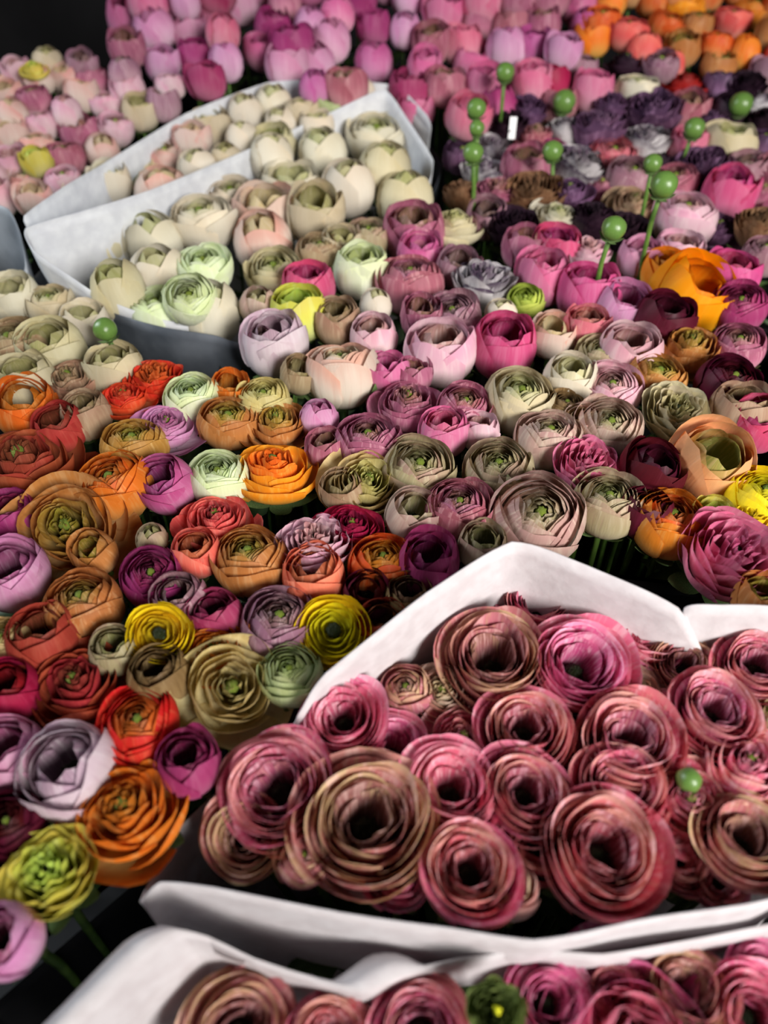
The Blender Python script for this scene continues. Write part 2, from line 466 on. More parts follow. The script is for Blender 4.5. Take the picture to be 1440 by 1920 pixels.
# ------------------------------------------------------------------ the blooms one by one: where they stand, width, shape, variety, label
BLOOMS = [
 # cream blooms at the left edge
 (25,560,100,'cup','white','dim white ranunculus at the left edge, below the grey film corner'),
 (95,570,90,'ball','cream','cream ranunculus left of the white bundle corner, second from the left edge'),
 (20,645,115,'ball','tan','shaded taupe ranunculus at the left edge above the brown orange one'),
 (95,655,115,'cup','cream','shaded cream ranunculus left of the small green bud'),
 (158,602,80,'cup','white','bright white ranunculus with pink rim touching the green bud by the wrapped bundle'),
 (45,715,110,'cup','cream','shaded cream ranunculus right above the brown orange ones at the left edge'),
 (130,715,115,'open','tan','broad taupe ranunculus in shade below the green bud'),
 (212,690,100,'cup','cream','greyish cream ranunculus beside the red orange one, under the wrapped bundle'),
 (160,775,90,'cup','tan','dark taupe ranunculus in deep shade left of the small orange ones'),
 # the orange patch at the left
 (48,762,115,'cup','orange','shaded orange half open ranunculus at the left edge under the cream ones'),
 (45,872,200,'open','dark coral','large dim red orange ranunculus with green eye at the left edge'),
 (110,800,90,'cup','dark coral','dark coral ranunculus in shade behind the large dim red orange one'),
 (292,712,92,'ruffle','red orange','small red orange ruffled ranunculus just under the white wrapped bundle'),
 (233,745,85,'open','red orange','dim red orange ranunculus with green eye, left of the small ruffled one'),
 (360,745,105,'ball','white green','bright white ranunculus with green heart beside the small red orange one'),
 (312,798,100,'open','lilac pink','lilac pink ranunculus squeezed under the white green hearted one'),
 (250,832,115,'ball','tan orange','tan orange ranunculus below the lilac pink squeezed one'),
 (428,788,102,'ball','tan orange','tan orange ranunculus with large green eye, right of the white green hearted one'),
 (432,728,72,'cup','orange','small brownish orange ranunculus behind the tan orange green eyed one'),
 (495,748,95,'ball','straw','olive straw ranunculus behind the orange ones, below the lilac white bud'),
 (520,792,105,'open','tan orange','amber ranunculus with green eye directly behind the bright orange one'),
 (513,878,140,'open','bright orange','bright orange ranunculus with green eye, the brightest of the orange patch'),
 (212,905,130,'ball','orange','deep orange ranunculus left of the orchid pink one'),
 (310,905,105,'cup','orchid','orchid pink ranunculus between the deep orange and the pale green one'),
 (408,892,105,'ball','white green','pale green white ranunculus between the orchid pink and the bright orange one'),
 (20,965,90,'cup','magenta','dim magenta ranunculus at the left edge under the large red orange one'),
 (130,990,185,'open','tan orange','large tan orange ranunculus with loose pointed petals, left part of the patch',dict(tilt=30,az=20)),
 (22,1075,125,'cup','lilac pink','shaded lilac ranunculus at the left edge beside the loose tan orange one'),
 (155,1130,135,'ball','tan orange','amber ranunculus with olive heart below the large loose tan orange one'),
 (80,1195,120,'cup','dark coral','dark coral ranunculus under the amber one with olive heart'),
 (8,1200,90,'ball','straw','straw yellow ranunculus cut by the left edge'),
 (15,1295,110,'cup','crimson','dark crimson ranunculus at the left edge above the pink one'),
 (142,1285,160,'open','dark coral','coral ranunculus with green eye left of the dark brown one'),
 (215,1218,85,'cup','olive beige','shaded olive beige bud behind the coral green eyed ranunculus'),
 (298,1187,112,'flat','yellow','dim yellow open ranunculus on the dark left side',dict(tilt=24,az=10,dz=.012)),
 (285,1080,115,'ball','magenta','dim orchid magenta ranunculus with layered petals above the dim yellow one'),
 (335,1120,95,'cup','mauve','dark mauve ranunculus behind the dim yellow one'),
 (368,1035,90,'cup','coral','coral pink cup under the coral orange ranunculus'),
 (405,975,122,'open','coral','coral orange ranunculus below the pale green white one'),
 (285,1010,60,'bud','olive beige','small grey green bud in the dark gap right of the loose tan orange one'),
 (468,1045,130,'ball','tan orange','apricot ranunculus with one raised petal, left of the pink and coral pair'),
 (403,1152,95,'cup','magenta','dark magenta cup right of the dim yellow ranunculus'),
 (400,1222,115,'open','orange','dark orange ranunculus behind the loose straw yellow one'),
 (298,1268,115,'cup','brown','dark olive brown ranunculus below the dim yellow one'),
 (435,1290,170,'open','straw','large straw yellow ranunculus with loose petals beside the pale green one',dict(tilt=28,az=25)),
 (262,1358,138,'ball','red orange','burnt orange ranunculus above the largest orange one'),
 (12,1412,125,'cup','lilac pink','bright pink ranunculus at the left edge beside the large lilac white one'),
 (130,1442,170,'cup','lilac white','large lilac white ranunculus with wavy petals near the left edge'),
 (18,1545,115,'ball','burgundy','burgundy ranunculus at the left edge under the pink one'),
 (352,1428,112,'cup','magenta','dark magenta ranunculus behind the largest orange one'),
 (236,1520,190,'open','orange','largest orange ranunculus with green eye, near the lower left',dict(leafy=0,pull=(-60,1450))),
 (95,1640,165,'ruffle','yellow green','yellow green frilly ranunculus at the lower left, beside the largest orange one',dict(leafy=0,pull=(-160,1450))),
 (8,1765,125,'cup','lilac pink','pink ranunculus at the lower left edge above the black crate rim',dict(leafy=0,pull=(-260,1550))),
 (175,1035,80,'cup','tan orange','tan bloom half hidden under the large loose tan orange one'),
 # the middle patch, from the wrapped bundle to the front
 (590,1022,130,'ruffle','pale pink','dusty pale pink layered ranunculus above the coral one with cream edge'),
 (588,1078,115,'cup','coral','coral red ranunculus with cream petal edge under the dusty pale pink one'),
 (660,990,112,'open','crimson','crimson ranunculus with small green eye, behind the orange olive hearted one'),
 (717,1055,118,'ball','orange','orange ranunculus with olive heart right of the crimson one'),
 (802,1055,115,'cup','magenta','dim magenta ranunculus behind the peak of the front paper'),
 (690,1115,95,'cup','burgundy','burgundy ranunculus right above the bright yellow one'),
 (768,1120,90,'cup','brown','dark brown orange ranunculus behind the front paper edge'),
 (718,1172,95,'cup','dark coral','deep rust ranunculus tucked between bright yellow one and front paper'),
 (625,1182,130,'flat','yellow','bright yellow open ranunculus with dark green eye beside the front paper',dict(tilt=18,az=-20,dz=.010)),
 (525,1165,140,'ball','mauve','mauve pink ranunculus with olive heart left of the bright yellow one'),
 (545,1262,115,'ball','pale green','pale green ranunculus under the bright yellow one'),
 (515,640,118,'cup','lilac white','lilac white ranunculus bud right of the white wrapped bundle'),
 (560,583,100,'cup','yellow green','yellow green open cup behind the lilac white bud'),
 (578,535,95,'cup','hot pink','pink cup ranunculus behind the yellow green one'),
 (485,572,72,'bud','beige pink','small tan pink bud at the right corner of the white bundle'),
 (490,640,60,'bud','mauve','dim mauve bud between the white bundle and the lilac white one'),
 (677,503,100,'cup','white green','creamy green white cup ranunculus behind the small grey white bud'),
 (705,572,62,'bud','white','small grey white bud under the creamy green white cup'),
 (770,525,115,'ball','dusty rose','dusty rose ranunculus right of the creamy green white cup'),
 (790,590,80,'cup','dusty rose','deep dusty rose cup under the dusty rose one and left of the mauve one'),
 (632,600,88,'cup','tan','brownish tan ranunculus right of the yellow green cup'),
 (700,630,85,'cup','pale pink','pale pink cup right of the brownish tan one'),
 (640,690,132,'ball','blush white','blush cream ranunculus with big green sepals showing in front',dict(tilt=-16,az=15,big_calyx=True)),
 (850,592,100,'ball','mauve','mauve brown ranunculus behind the pink and white bud'),
 (825,655,122,'cup','pale pink','pink and white ranunculus bud above a dark gap'),
 (725,695,75,'cup','pink','small pink cup left of the pink and white bud'),
 (775,700,65,'cup','dusty rose','small dusty rose cup under the pink and white bud'),
 (765,757,128,'open','dusty rose','old rose open ranunculus with dark green eye, in the middle of the photo'),
 (598,785,75,'bud','lilac pink','pale lilac pink bud right of the amber orange one'),
 (612,838,75,'cup','dusty rose','narrow dusty rose cup below the pale lilac pink bud'),
 (560,700,70,'cup','tan','dim tan bloom between the lilac white bud and olive straw one'),
 (690,828,128,'ball','dusty rose','broad dusty rose ranunculus left of the clear pink cup'),
 (833,808,90,'cup','pink','clear pink cup under the old rose open one'),
 (870,760,92,'ball','dusty rose','dusty rose ranunculus with olive eye left of the large cream olive one'),
 (900,805,72,'cup','pale pink','pale pink cup right of the clear pink one'),
 (945,645,118,'cup','hot pink','deep pink cup ranunculus in the middle, right of the pink and white bud'),
 (690,905,140,'open','straw','cream yellow open ranunculus with olive heart in the middle patch',dict(tilt=22,az=15)),
 (785,878,122,'ball','olive beige','olive green ranunculus right of the cream yellow open one'),
 (935,880,122,'ball','olive beige','olive beige ranunculus right of the dusty rose gap, left of the tall beige one'),
 (860,952,120,'ball','dusty rose','dim dusty rose ranunculus below the olive beige one'),
 (775,965,95,'cup','beige pink','beige pink bloom under the olive green one'),
 (640,915,75,'cup','tan','dim tan cup behind the cream yellow open one'),
 (905,1022,90,'cup','olive beige','olive beige bloom peeping behind the front paper peak'),
 (975,745,125,'ball','cream','large cream ranunculus with olive heart, right of the middle'),
 (905,530,112,'ruffle','picotee','white ranunculus with blackish frilled top, left of the lime one'),
 (985,562,66,'ball','lime','small lime green round ranunculus',dict(tilt=28,az=-15)),
 (940,590,60,'bud','white','white bud base below the blackish frilled one'),
 (1020,515,100,'cup','pink','pink cup right behind the lime green one'),
 (1105,545,110,'cup','hot pink','magenta pink cup left of the lilac pink tulip shaped one'),
 (1105,475,82,'ruffle','pale pink','pale pink ruffled ranunculus in the right rear patch under the buds'),
 (1045,462,85,'cup','hot pink','deep hot pink cup beside the pale pink ruffled one'),
 (985,460,80,'cup','dusty rose','dusty rose cup behind the pink cup'),
 (1170,575,100,'cup','lilac pink','lilac pink tulip shaped ranunculus left of the golden yellow one',dict(tilt=14,az=20)),
 (1300,548,138,'cup','golden','golden yellow half open ranunculus on the right side',dict(tilt=26,az=40)),
 (1250,508,85,'cup','bright orange','orange ranunculus directly behind the golden yellow one'),
 (1245,602,115,'cup','burgundy','dark red ranunculus under the golden yellow one'),
 (1365,515,100,'cup','hot pink','bright pink cup right behind the golden yellow one'),
 (1388,572,95,'ball','magenta','dark pink ranunculus right of the golden yellow one'),
 (1035,625,82,'cup','blush white','small white ranunculus with mauve rim right of the deep pink cup'),
 (1100,615,92,'cup','salmon pink','salmon pink cup left of the dark red one'),
 (1275,475,90,'cup','pale pink','pale pink bloom behind the orange and golden ones'),
 (1200,480,80,'cup','lilac pink','lilac pink bloom under the tall green buds on the right'),
 (1180,660,112,'cup','pale pink','pale pink ranunculus under the dark red one'),
 (1295,650,118,'open','tan orange','amber tan ranunculus with olive heart under the golden yellow one'),
 (1385,645,88,'ball','dusty rose','dusty rose ranunculus right of the amber tan one'),
 (1232,705,100,'ball','tan orange','olive tan ranunculus below the pale pink one'),
 (1370,715,108,'ball','burgundy','burgundy ranunculus at the right under the dusty rose one'),
 (1070,708,95,'cup','white','white cup between the large cream one and the pale pink one'),
 (1062,762,72,'ball','brown','small olive brown bloom under the white cup'),
 (1130,665,80,'ball','olive beige','olive cream bloom above the white cup'),
 (1148,728,100,'ball','pale pink','dusty pale pink ranunculus right of the white cup'),
 (1142,800,115,'ball','beige pink','beige pink ranunculus with olive heart right of the middle'),
 (1030,818,112,'ball','beige pink','tall beige pink ranunculus left of the pink layered one'),
 (1090,788,65,'cup','blush white','small blush white cup between the two beige pink ones'),
 (1098,872,116,'ruffle','pink','pink layered ranunculus above the large beige one'),
 (1268,775,118,'ruffle','cream','grey cream frilled ranunculus on the right, above the peach one'),
 (1390,770,112,'cup','tan','shaded tan bloom right of the grey cream frilled one'),
 (1422,792,100,'cup','hot pink','bright pink ranunculus at the right edge above the yellow one'),
 (1335,868,145,'cup','peach','peach cup with green inside, near the right edge',dict(tilt=20,az=10)),
 (1432,932,125,'ball','yellow','bright yellow ranunculus cut by the right edge'),
 (1225,882,110,'cup','burgundy','dark burgundy bloom left of the peach cup'),
 (1210,960,90,'cup','burgundy','dark wine bloom behind the small orange one on the right'),
 (1008,970,170,'ball','beige pink','large beige pink ranunculus above the front paper peak',dict(tilt=22,az=5)),
 (1140,940,118,'ball','olive beige','olive grey ranunculus right of the large beige pink one'),
 (965,905,70,'cup','olive beige','small olive bloom behind the large beige pink one'),
 (1258,975,126,'ball','orange','orange ranunculus on the right, beside the magenta pink frilled one'),
 (1370,1045,185,'ruffle','pink','large bright pink frilled ranunculus near the right edge'),
 (1340,970,80,'cup','yellow green','yellow green bloom between orange and yellow ones on the right'),
 (1425,1120,95,'cup','tan orange','orange bloom at the right edge above the white paper'),
 (1410,975,70,'ruffle','yellow','yellow frilled bloom right above the large bright pink frilled one'),
 # the rear right patch
 (1110,165,78,'cup','pink','bright pink open cup in the rear right patch near the orange blooms'),
 (1195,165,72,'ball','white','white and grey ranunculus right of the bright pink open cup'),
 (1222,212,105,'ruffle','plum','purple frilled ranunculus in the middle of the rear right patch'),
 (1122,242,100,'ruffle','plum','violet frilled ranunculus left of the purple frilled one'),
 (1085,312,96,'ruffle','picotee','lilac white frilled ranunculus under the violet one'),
 (1210,265,85,'ruffle','picotee','white ruffled bloom with dark edges under the purple frilled one'),
 (1318,315,100,'ruffle','plum','dark purple frilled ranunculus right of the tall green bud'),
 (1365,272,92,'cup','cream','cream white cup at the far right of the rear patch'),
 (1368,358,96,'cup','hot pink','magenta pink ranunculus under the dark purple frilled one'),
 (1285,402,108,'ball','pale pink','pale pink open ranunculus right of the tall green bud stem'),
 (985,315,90,'cup','dusty rose','dusty pink bloom behind the brown frilled disc'),
 (1000,366,112,'ruffle','brown','brown frilled ranunculus in front of the rear right patch'),
 (1045,408,92,'open','white','ragged white ranunculus under the brown frilled one'),
 (962,424,90,'ruffle','black plum','blackish plum ranunculus left of the ragged white one'),
 (1112,412,86,'ruffle','black plum','blackish plum ranunculus right of the ragged white one'),
 (1190,382,88,'open','tan','tan cream ranunculus right of the second blackish plum one'),
 (1185,330,88,'ball','mauve','shaded mauve bloom above the tan cream one'),
 (1425,425,95,'ruffle','brown','brown ruffled ranunculus at the right edge'),
 (1290,270,70,'cup','pink','small pink cup left of the cream white one'),
 (1150,290,80,'ball','salmon pink','reddish pink bloom between the lilac white and the white ruffled one'),
 (1400,320,80,'cup','mauve','mauve bloom right of the dark purple frilled one'),
 (775,432,110,'cup','dusty rose','dusty pink cup ranunculus at the right corner of the white wrapped bundle'),
 (852,420,92,'open','cream','ragged cream ranunculus at the foot of the tall left green bud'),
 (915,405,75,'cup','mauve','mauve pink cup right of the ragged cream one'),
 (790,470,80,'cup','pink','soft pink bloom in front of the dusty pink cup'),
 (690,440,80,'ball','olive beige','olive cream bloom at the near right end of the white bundle'),
 (600,470,85,'ball','tan','taupe bloom behind the pink cup, near the white bundle'),
 (640,455,70,'cup','cream','cream bloom between the olive cream and the taupe one'),
 (860,500,80,'cup','mauve','mauve cup left behind the blackish frilled one'),
]
# the big antique roses in the two front papers
FRONT = [
 (645,1350,150,'rose','rose pink','striped pink ranunculus in the left rear corner of the middle front paper'),
 (762,1292,100,'ball','olive pink','small olive bud right of the striped pink one inside the front paper'),
 (830,1300,135,'open','blush white','cream and pink loose ranunculus behind the dark centred rose, front paper'),
 (925,1240,200,'rose','olive pink','olive rimmed ranunculus with dark hollow centre, rear row of the front paper'),
 (1085,1250,185,'rose','rose pink','rose pink ranunculus with dark hollow centre, right of the olive rimmed one'),
 (1010,1140,140,'rose','antique pink','antique pink ranunculus tucked under the peak of the front paper'),
 (1130,1165,130,'rose','rose pink','pink ranunculus under the right slope of the front paper'),
 (1205,1195,140,'rose','rose pink','hot pink ranunculus by the right rear paper edge'),
 (1280,1250,130,'rose','olive pink','olive pink ranunculus at the right rear corner of the front paper'),
 (1185,1300,130,'open','blush white','white tipped pink ranunculus behind the brown centred one'),
 (1340,1338,165,'rose','antique pink','antique pink ranunculus with green hollow, right side of the front paper'),
 (1180,1392,190,'rose','antique pink','antique pink ranunculus with brown centre, middle right of the front paper'),
 (985,1370,170,'rose','antique pink','antique pink ranunculus with brown hollow below the olive rimmed one'),
 (735,1405,135,'rose','rose pink','vivid pink layered ranunculus left of the middle, front paper'),
 (520,1480,205,'rose','antique pink','large plum centred ranunculus leaning over the left edge of the front paper',dict(tilt=14,az=-30)),
 (688,1542,250,'rose','olive pink','largest olive striped ranunculus in the front paper'),
 (845,1480,165,'rose','rose pink','hot pink ranunculus right of the largest olive striped one'),
 (985,1490,170,'rose','antique pink','pink ranunculus with folded pale petals in the middle of the front paper'),
 (1165,1480,170,'rose','antique pink','layered pink ranunculus directly behind the large hollow green eyed one'),
 (1130,1598,236,'rose','antique pink','large hollow green eyed ranunculus at the front strip of paper',dict(tilt=8,az=20)),
 (880,1632,178,'rose','antique pink','dark hollow ranunculus between the two largest ones'),
 (460,1568,148,'rose','olive pink','olive brown ranunculus at the left front corner of the front paper'),
 (1400,1435,170,'open','antique pink','antique pink bloom near the right edge above the brown centred one'),
 (1395,1575,172,'rose','olive pink','brown centred ranunculus at the right edge above the white strip'),
 (1290,1500,150,'open','antique pink','beige pink bloom with wide petals right of the large hollow one'),
 (570,1606,105,'ball','olive pink','olive tan bud behind the left white strip'),
 (745,1645,120,'rose','rose pink','pink bloom half hidden behind the white strip'),
 (958,1668,105,'cup','blush white','green white petals of a bloom left of the large hollow one'),
 (1275,1612,110,'rose','antique pink','pink bloom right of the large hollow one, behind the strip'),
 (1420,1250,150,'rose','antique pink','pink ranunculus under the right hand paper at the right edge'),
 (868,1385,130,'open','antique pink','crumpled pink petals between the vivid pink and the brown hollow one'),
 (1075,1335,120,'rose','rose pink','small pink ranunculus between the dark hollow one and the brown centred one'),
 (1265,1345,110,'rose','antique pink','small antique pink bloom left of the green hollow one'),
 (1010,1590,130,'rose','antique pink','small pink ranunculus left of the large hollow green eyed one'),
 (600,1440,110,'open','rose pink','pink petals between the plum centred and the largest olive striped one'),
 (905,1560,110,'open','antique pink','small antique pink bloom above the dark hollow one between the two largest'),
 (1075,1430,110,'open','rose pink','bright pink petals left of the brown centred one'),
 (1345,1650,105,'rose','antique pink','dusky pink bloom at the right, cut by the white strip'),
 (1440,1345,140,'open','blush white','blush petals at the right edge below the right hand paper'),
 (448,1908,200,'rose','olive pink','olive pink ranunculus in the left corner of the nearest paper'),
 (620,1922,165,'rose','antique pink','dusky pink ranunculus second from left in the nearest paper'),
 (790,1908,188,'rose','antique pink','layered pink ranunculus left of the yellow dotted green one'),
 (1030,1852,155,'rose','rose pink','dark hollow pink ranunculus under the middle of the white strip'),
 (1285,1832,178,'rose','olive pink','olive rimmed ranunculus under the right part of the white strip'),
 (1190,1920,290,'open','rose pink','large bright pink open ranunculus at the bottom right'),
 (1410,1880,170,'rose','rose pink','bright pink ranunculus at the bottom right corner'),
 (1425,1795,110,'rose','rose pink','pink bloom at the right edge right under the white strip'),
 (1150,1832,105,'rose','antique pink','small dark pink bloom between two hollow ones under the strip'),
]
taken = [(b[0], b[1], b[2]) for b in BLOOMS + FRONT]
for b in BLOOMS:
    kw = b[6] if len(b) > 6 else {}
    flower(b[0], b[1], b[2] * 1.1, *b[3:6], small=b[2] < 84, **kw)
for b in FRONT:
    kw = dict(b[6]) if len(b) > 6 else {}
    flower(b[0], b[1] + (28 if b[1] > 1760 else 0), b[2] * 1.04, *b[3:6], pull=(980, 1500) if b[1] < 1760 else (900, 2000), dz=-.036 if b[1] > 1760 else -.012 if b[2] < 150 else 0.0, leafy=.25, **kw)

# ------------------------------------------------------------------ packed masses further back
def mass(poly, size, mix, text, group, seed, squash=.62, dz=0.0, shapes=None, jitter=.012):
    rng = random.Random(seed)
    words = [(v, w, lab) for v, w, lab in mix]
    for x, y in sorted(scatter(poly, size, taken, squash, seed=seed)):
        v, _, lab = rng.choices(words, [w[1] for w in words])[0]
        sh = rng.choice(shapes)
        flower(x, y, size(x, y) * rng.uniform(.92, 1.15), sh, v, f'{lab} ranunculus {text}', group=f'{lab} {group}', small=True, dz=dz + rng.uniform(-jitter, jitter), leafy=.5)

mass([(235,0),(470,-40),(800,-40),(1115,-30),(1100,60),(1050,120),(960,200),(800,235),(740,175),(560,165),(520,110),(455,110),(400,150),(345,150),(270,110),(205,70)],
     lambda x, y: 72 + .03 * y, [('lilac pink', 4, 'lilac pink'), ('pink', 3, 'clear pink'), ('dusty rose', 3, 'dusty rose'), ('orchid', 2, 'orchid pink'), ('magenta', 2, 'magenta')],
     'in the packed mass along the top of the photo', 'ranunculus packed along the top', 5, .70, 0.0, ('cup', 'bud', 'cup'), .025)
mass([(1125,-20),(1300,-30),(1470,-30),(1470,120),(1330,125),(1240,125),(1190,85),(1110,70)],
     lambda x, y: 66, [('orange', 3, 'deep orange'), ('tan orange', 3, 'amber'), ('bright orange', 2, 'bright orange'), ('coral', 2, 'coral')],
     'in the top right corner', 'ranunculus in the top right corner', 6, .72, 0.0, ('cup', 'bud', 'ball'))
mass([(880,190),(960,190),(1060,110),(1200,90),(1260,130),(1450,125),(1460,480),(1340,450),(1000,470),(870,370),(830,280)],
     lambda x, y: 68 + .05 * (y - 150), [('mauve', 3, 'mauve'), ('plum', 3, 'plum purple'), ('dusty rose', 3, 'dusty rose'), ('black plum', 2, 'blackish plum'), ('magenta', 2, 'magenta'), ('brown', 1, 'brown'), ('crimson', 1, 'crimson'), ('picotee', 1, 'white and purple')],
     'in the mixed rear right patch', 'ranunculus in the rear right patch', 7, .68, -.004, ('ruffle', 'ball', 'cup', 'open'))
mass([(-10,150),(60,118),(150,115),(250,135),(330,150),(350,180),(300,215),(170,300),(110,345),(70,380),(-20,380)],
     lambda x, y: 62 + .06 * (y - 150), [('pale pink', 4, 'pale pink'), ('blush white', 4, 'blush white'), ('cream', 3, 'cream'), ('dusty rose', 2, 'dusty rose'), ('mauve', 1, 'mauve')],
     'in the pale patch at the upper left', 'ranunculus in the pale upper left patch', 8, .66, 0.0, ('cup', 'bud', 'ball'))
mass([(130,480),(200,440),(290,400),(300,360),(500,295),(690,235),(740,290),(785,350),(740,395),(670,450),(560,480),(440,590),(310,585),(200,545)],
     lambda x, y: 98 + .045 * (y - 200), [('white', 6, 'ivory white'), ('cream', 3, 'cream'), ('blush white', 2, 'blush tipped white'), ('white green', 2, 'greenish white')],
     'inside the front white wrapped bundle', 'ranunculus in the front white bundle', 9, .70, 0.0, ('bud', 'cup', 'bud', 'ball'))
mass([(130,375),(200,325),(350,235),(500,180),(620,165),(700,165),(690,200),(500,275),(290,352),(150,390)],
     lambda x, y: 68 + .06 * (y - 200), [('cream', 4, 'cream'), ('white', 4, 'ivory white'), ('blush white', 1, 'blush tipped white'), ('pale green', 1, 'greenish')],
     'inside the rear white wrapped bundle', 'ranunculus in the rear white bundle', 10, .70, .0, ('bud', 'cup', 'ball'))
flower(68, 300, 62, 'cup', 'yellow green', 'single yellow ranunculus among the pale upper left blooms', small=True, dz=.02)
flower(355, 558, 100, 'ball', 'white green', 'creamy white ranunculus with green heart at the near edge of the front white bundle', tilt=34, az=15, dz=.015)
flower(62, 128, 52, 'open', 'yellow green', 'small yellow green bloom at the rear edge of the pale upper left patch', small=True, dz=.03)

# ------------------------------------------------------------------ green seed buds on tall stems
def green_bud(px, py, d, label, dz, foot=None):
    p, depth = at(px, py, dz, True)
    rad = d * .5 * depth / FPX
    if foot:
        q, _ = at(foot[0], foot[1], -.01); base = Vector((lerp(p.x, q.x, 1.3), lerp(p.y, q.y, 1.0), 0))
    else: base = Vector((p.x + R.uniform(-.02, .02), p.y + R.uniform(-.01, .02), 0))
    root = bpy.data.objects.new('ranunculus_bud', None); C.objects.link(root); root.location = base; root.empty_display_size = .02
    tag(root, label, 'flower bud')
    ax = Vector((R.uniform(-.2, .2), R.uniform(-.3, 0), 1)).normalized()
    v, f = tube([q - base for q in stem_curve(base, p, ax, rad)], .0027, 8)
    link('stem', mesh_from('stem', v, f, STEM), root)
    v, f = [], []
    for j in range(13):
        a = j / 12 * math.pi
        for i in range(20):
            b = i / 20 * 6.2832
            k = 1 - .07 * abs(math.sin(b * 2.5)) * math.sin(a)
            v.append((math.sin(a) * math.cos(b) * k, math.sin(a) * math.sin(b) * k, math.cos(a) * .92))
    for j in range(12):
        for i in range(20): f.append((j * 20 + i, j * 20 + (i + 1) % 20, (j + 1) * 20 + (i + 1) % 20, (j + 1) * 20 + i))
    M = Matrix.LocRotScale(p - base, Vector((0, 0, 1)).rotation_difference(ax), Vector((rad,) * 3))
    link('bud', mesh_from('bud', v, f, BUD), root).matrix_local = M
    link('calyx', R.choice(CALYX), root).matrix_local = M @ Matrix.Scale(1.02, 4)
for a in [
 (947,135,36,'small green bud on a tall stem, rearmost above the white tag',.10,(942,235)),
 (893,203,38,'small green bud, upper of the left tall group',.09,(895,330)),
 (894,240,30,'smallest green bud, just under the upper one of the left tall group',.07,(900,350)),
 (887,286,40,'green bud on the long stem beside the white bundle, lowest of the left group',.075,(884,415)),
 (1058,190,44,'dull green bud left of the bright pink open cup',.05,None),
 (1106,105,40,'dull green bud between the pink and the orange masses',.06,None),
 (1036,283,40,'green bud left of the lilac white frilled bloom',.05,None),
 (1302,240,40,'green bud left of the cream white cup',.05,None),
 (1390,195,44,'green bud near the right edge, below the orange blooms',.05,None),
 (1399,76,38,'green bud on a stem in front of the top right orange blooms',.07,(1385,150)),
 (1224,306,36,'dim green bud right behind the largest tall green bud',.07,None),
 (1245,346,52,'largest green bud on a tall stem, right side',.10,(1222,490)),
 (1151,428,48,'green bud on a tall stem left of the largest one',.08,(1158,510)),
 (197,617,46,'dark green bud against the grey side of the white bundle',.03,None),
 (1292,1462,48,'green bud among the antique pink blooms of the front paper',.012,None),
]: green_bud(*a)
DOT = (930, 1896, 105, 'ruffle', 'olive green', 'green bloom with a bright yellow dot at the bottom of the photo', dict(tilt=8, az=0, dz=.0))
SPECS.sort(key=lambda s: -s[2])
print('BLOOMS', len(SPECS), 'smallest object', SPECS[304][2])
for s in SPECS[:304]: build_flower(*s[:6], **s[6])
heap([build_flower(*s[:6], **s[6]) for s in SPECS[304:]], 'packed_ranunculus', 'mass of the smallest ranunculus packed far back, mostly pink along the top', 'flowers')
b_ = build_flower(*DOT[:6], **DOT[6])
# the green bloom with the yellow dot: a yellow pistil
for ch in b_.children:
    if ch.name.startswith('flower_eye'):
        ch.data = ch.data.copy(); ch.data.materials[0] = YELLOWDOT; ch['label'] = 'bright yellow dot'; ch.matrix_basis = ch.matrix_basis @ Matrix.Translation((0, 0, .9)) @ Matrix.Scale(1.5, 4)

# ------------------------------------------------------------------ papers round the bundles
def sleeve(label, rim, m, foot=.62, group=None, cuff=0.0, seed=1, name='wrapping_paper', wave=.004):
    pts = [at(x, y, dz)[0] for x, y, dz in rim]
    n, dense = len(pts), []
    for i in range(n):
        p0, p1, p2, p3 = pts[i - 1], pts[i], pts[(i + 1) % n], pts[(i + 2) % n]
        for k in range(8):
            t = k / 8
            cr = .5 * ((2 * p1) + (p2 - p0) * t + (2 * p0 - 5 * p1 + 4 * p2 - p3) * t * t + (3 * p1 - p0 - 3 * p2 + p3) * t ** 3)
            dense.append(cr.lerp(p1.lerp(p2, t), .45))
    cen = sum(dense, Vector()) / len(dense)
    v, f, N = [], [], len(dense)
    rows = ([-2, -1] if cuff else []) + list(range(15))
    for j in rows:
        for p in dense:
            out = Vector((p.x - cen.x, p.y - cen.y, 0)).normalized()
            if j < 0:
                cw = min(1, max(.05, (-out.x + .1) * 1.3))
                q = p + out * cuff * cw * (.55 if j == -1 else 1.0) + Vector((0, 0, -cuff * cw * (.12 if j == -1 else .7)))
            else:
                s = (j / 14) ** 1.35
                q = Vector((lerp(p.x, cen.x + (p.x - cen.x) * foot, s), lerp(p.y, cen.y + (p.y - cen.y) * foot, s), lerp(p.z, 0.0, s)))
                nz = noise.noise(Vector((q.x * 16 + seed * 9, q.y * 16, q.z * 22)))
                q += out * nz * wave * min(1, .25 + j / 5)
                q.z = max(q.z, 0)
            v.append(q)
    for j in range(len(rows) - 1):
        for i in range(N):
            a, b = j * N + i, j * N + (i + 1) % N
            f.append((a, b, b + N, a + N))
    base = Vector((cen.x, cen.y, 0))
    me = mesh_from(name, [tuple(q - base) for q in v], f, m)
    o = link(name, me); o.location = base
    md = o.modifiers.new('thickness', 'SOLIDIFY'); md.thickness = .0009; md.offset = 0
    return tag(o, label, 'wrapping paper', group)

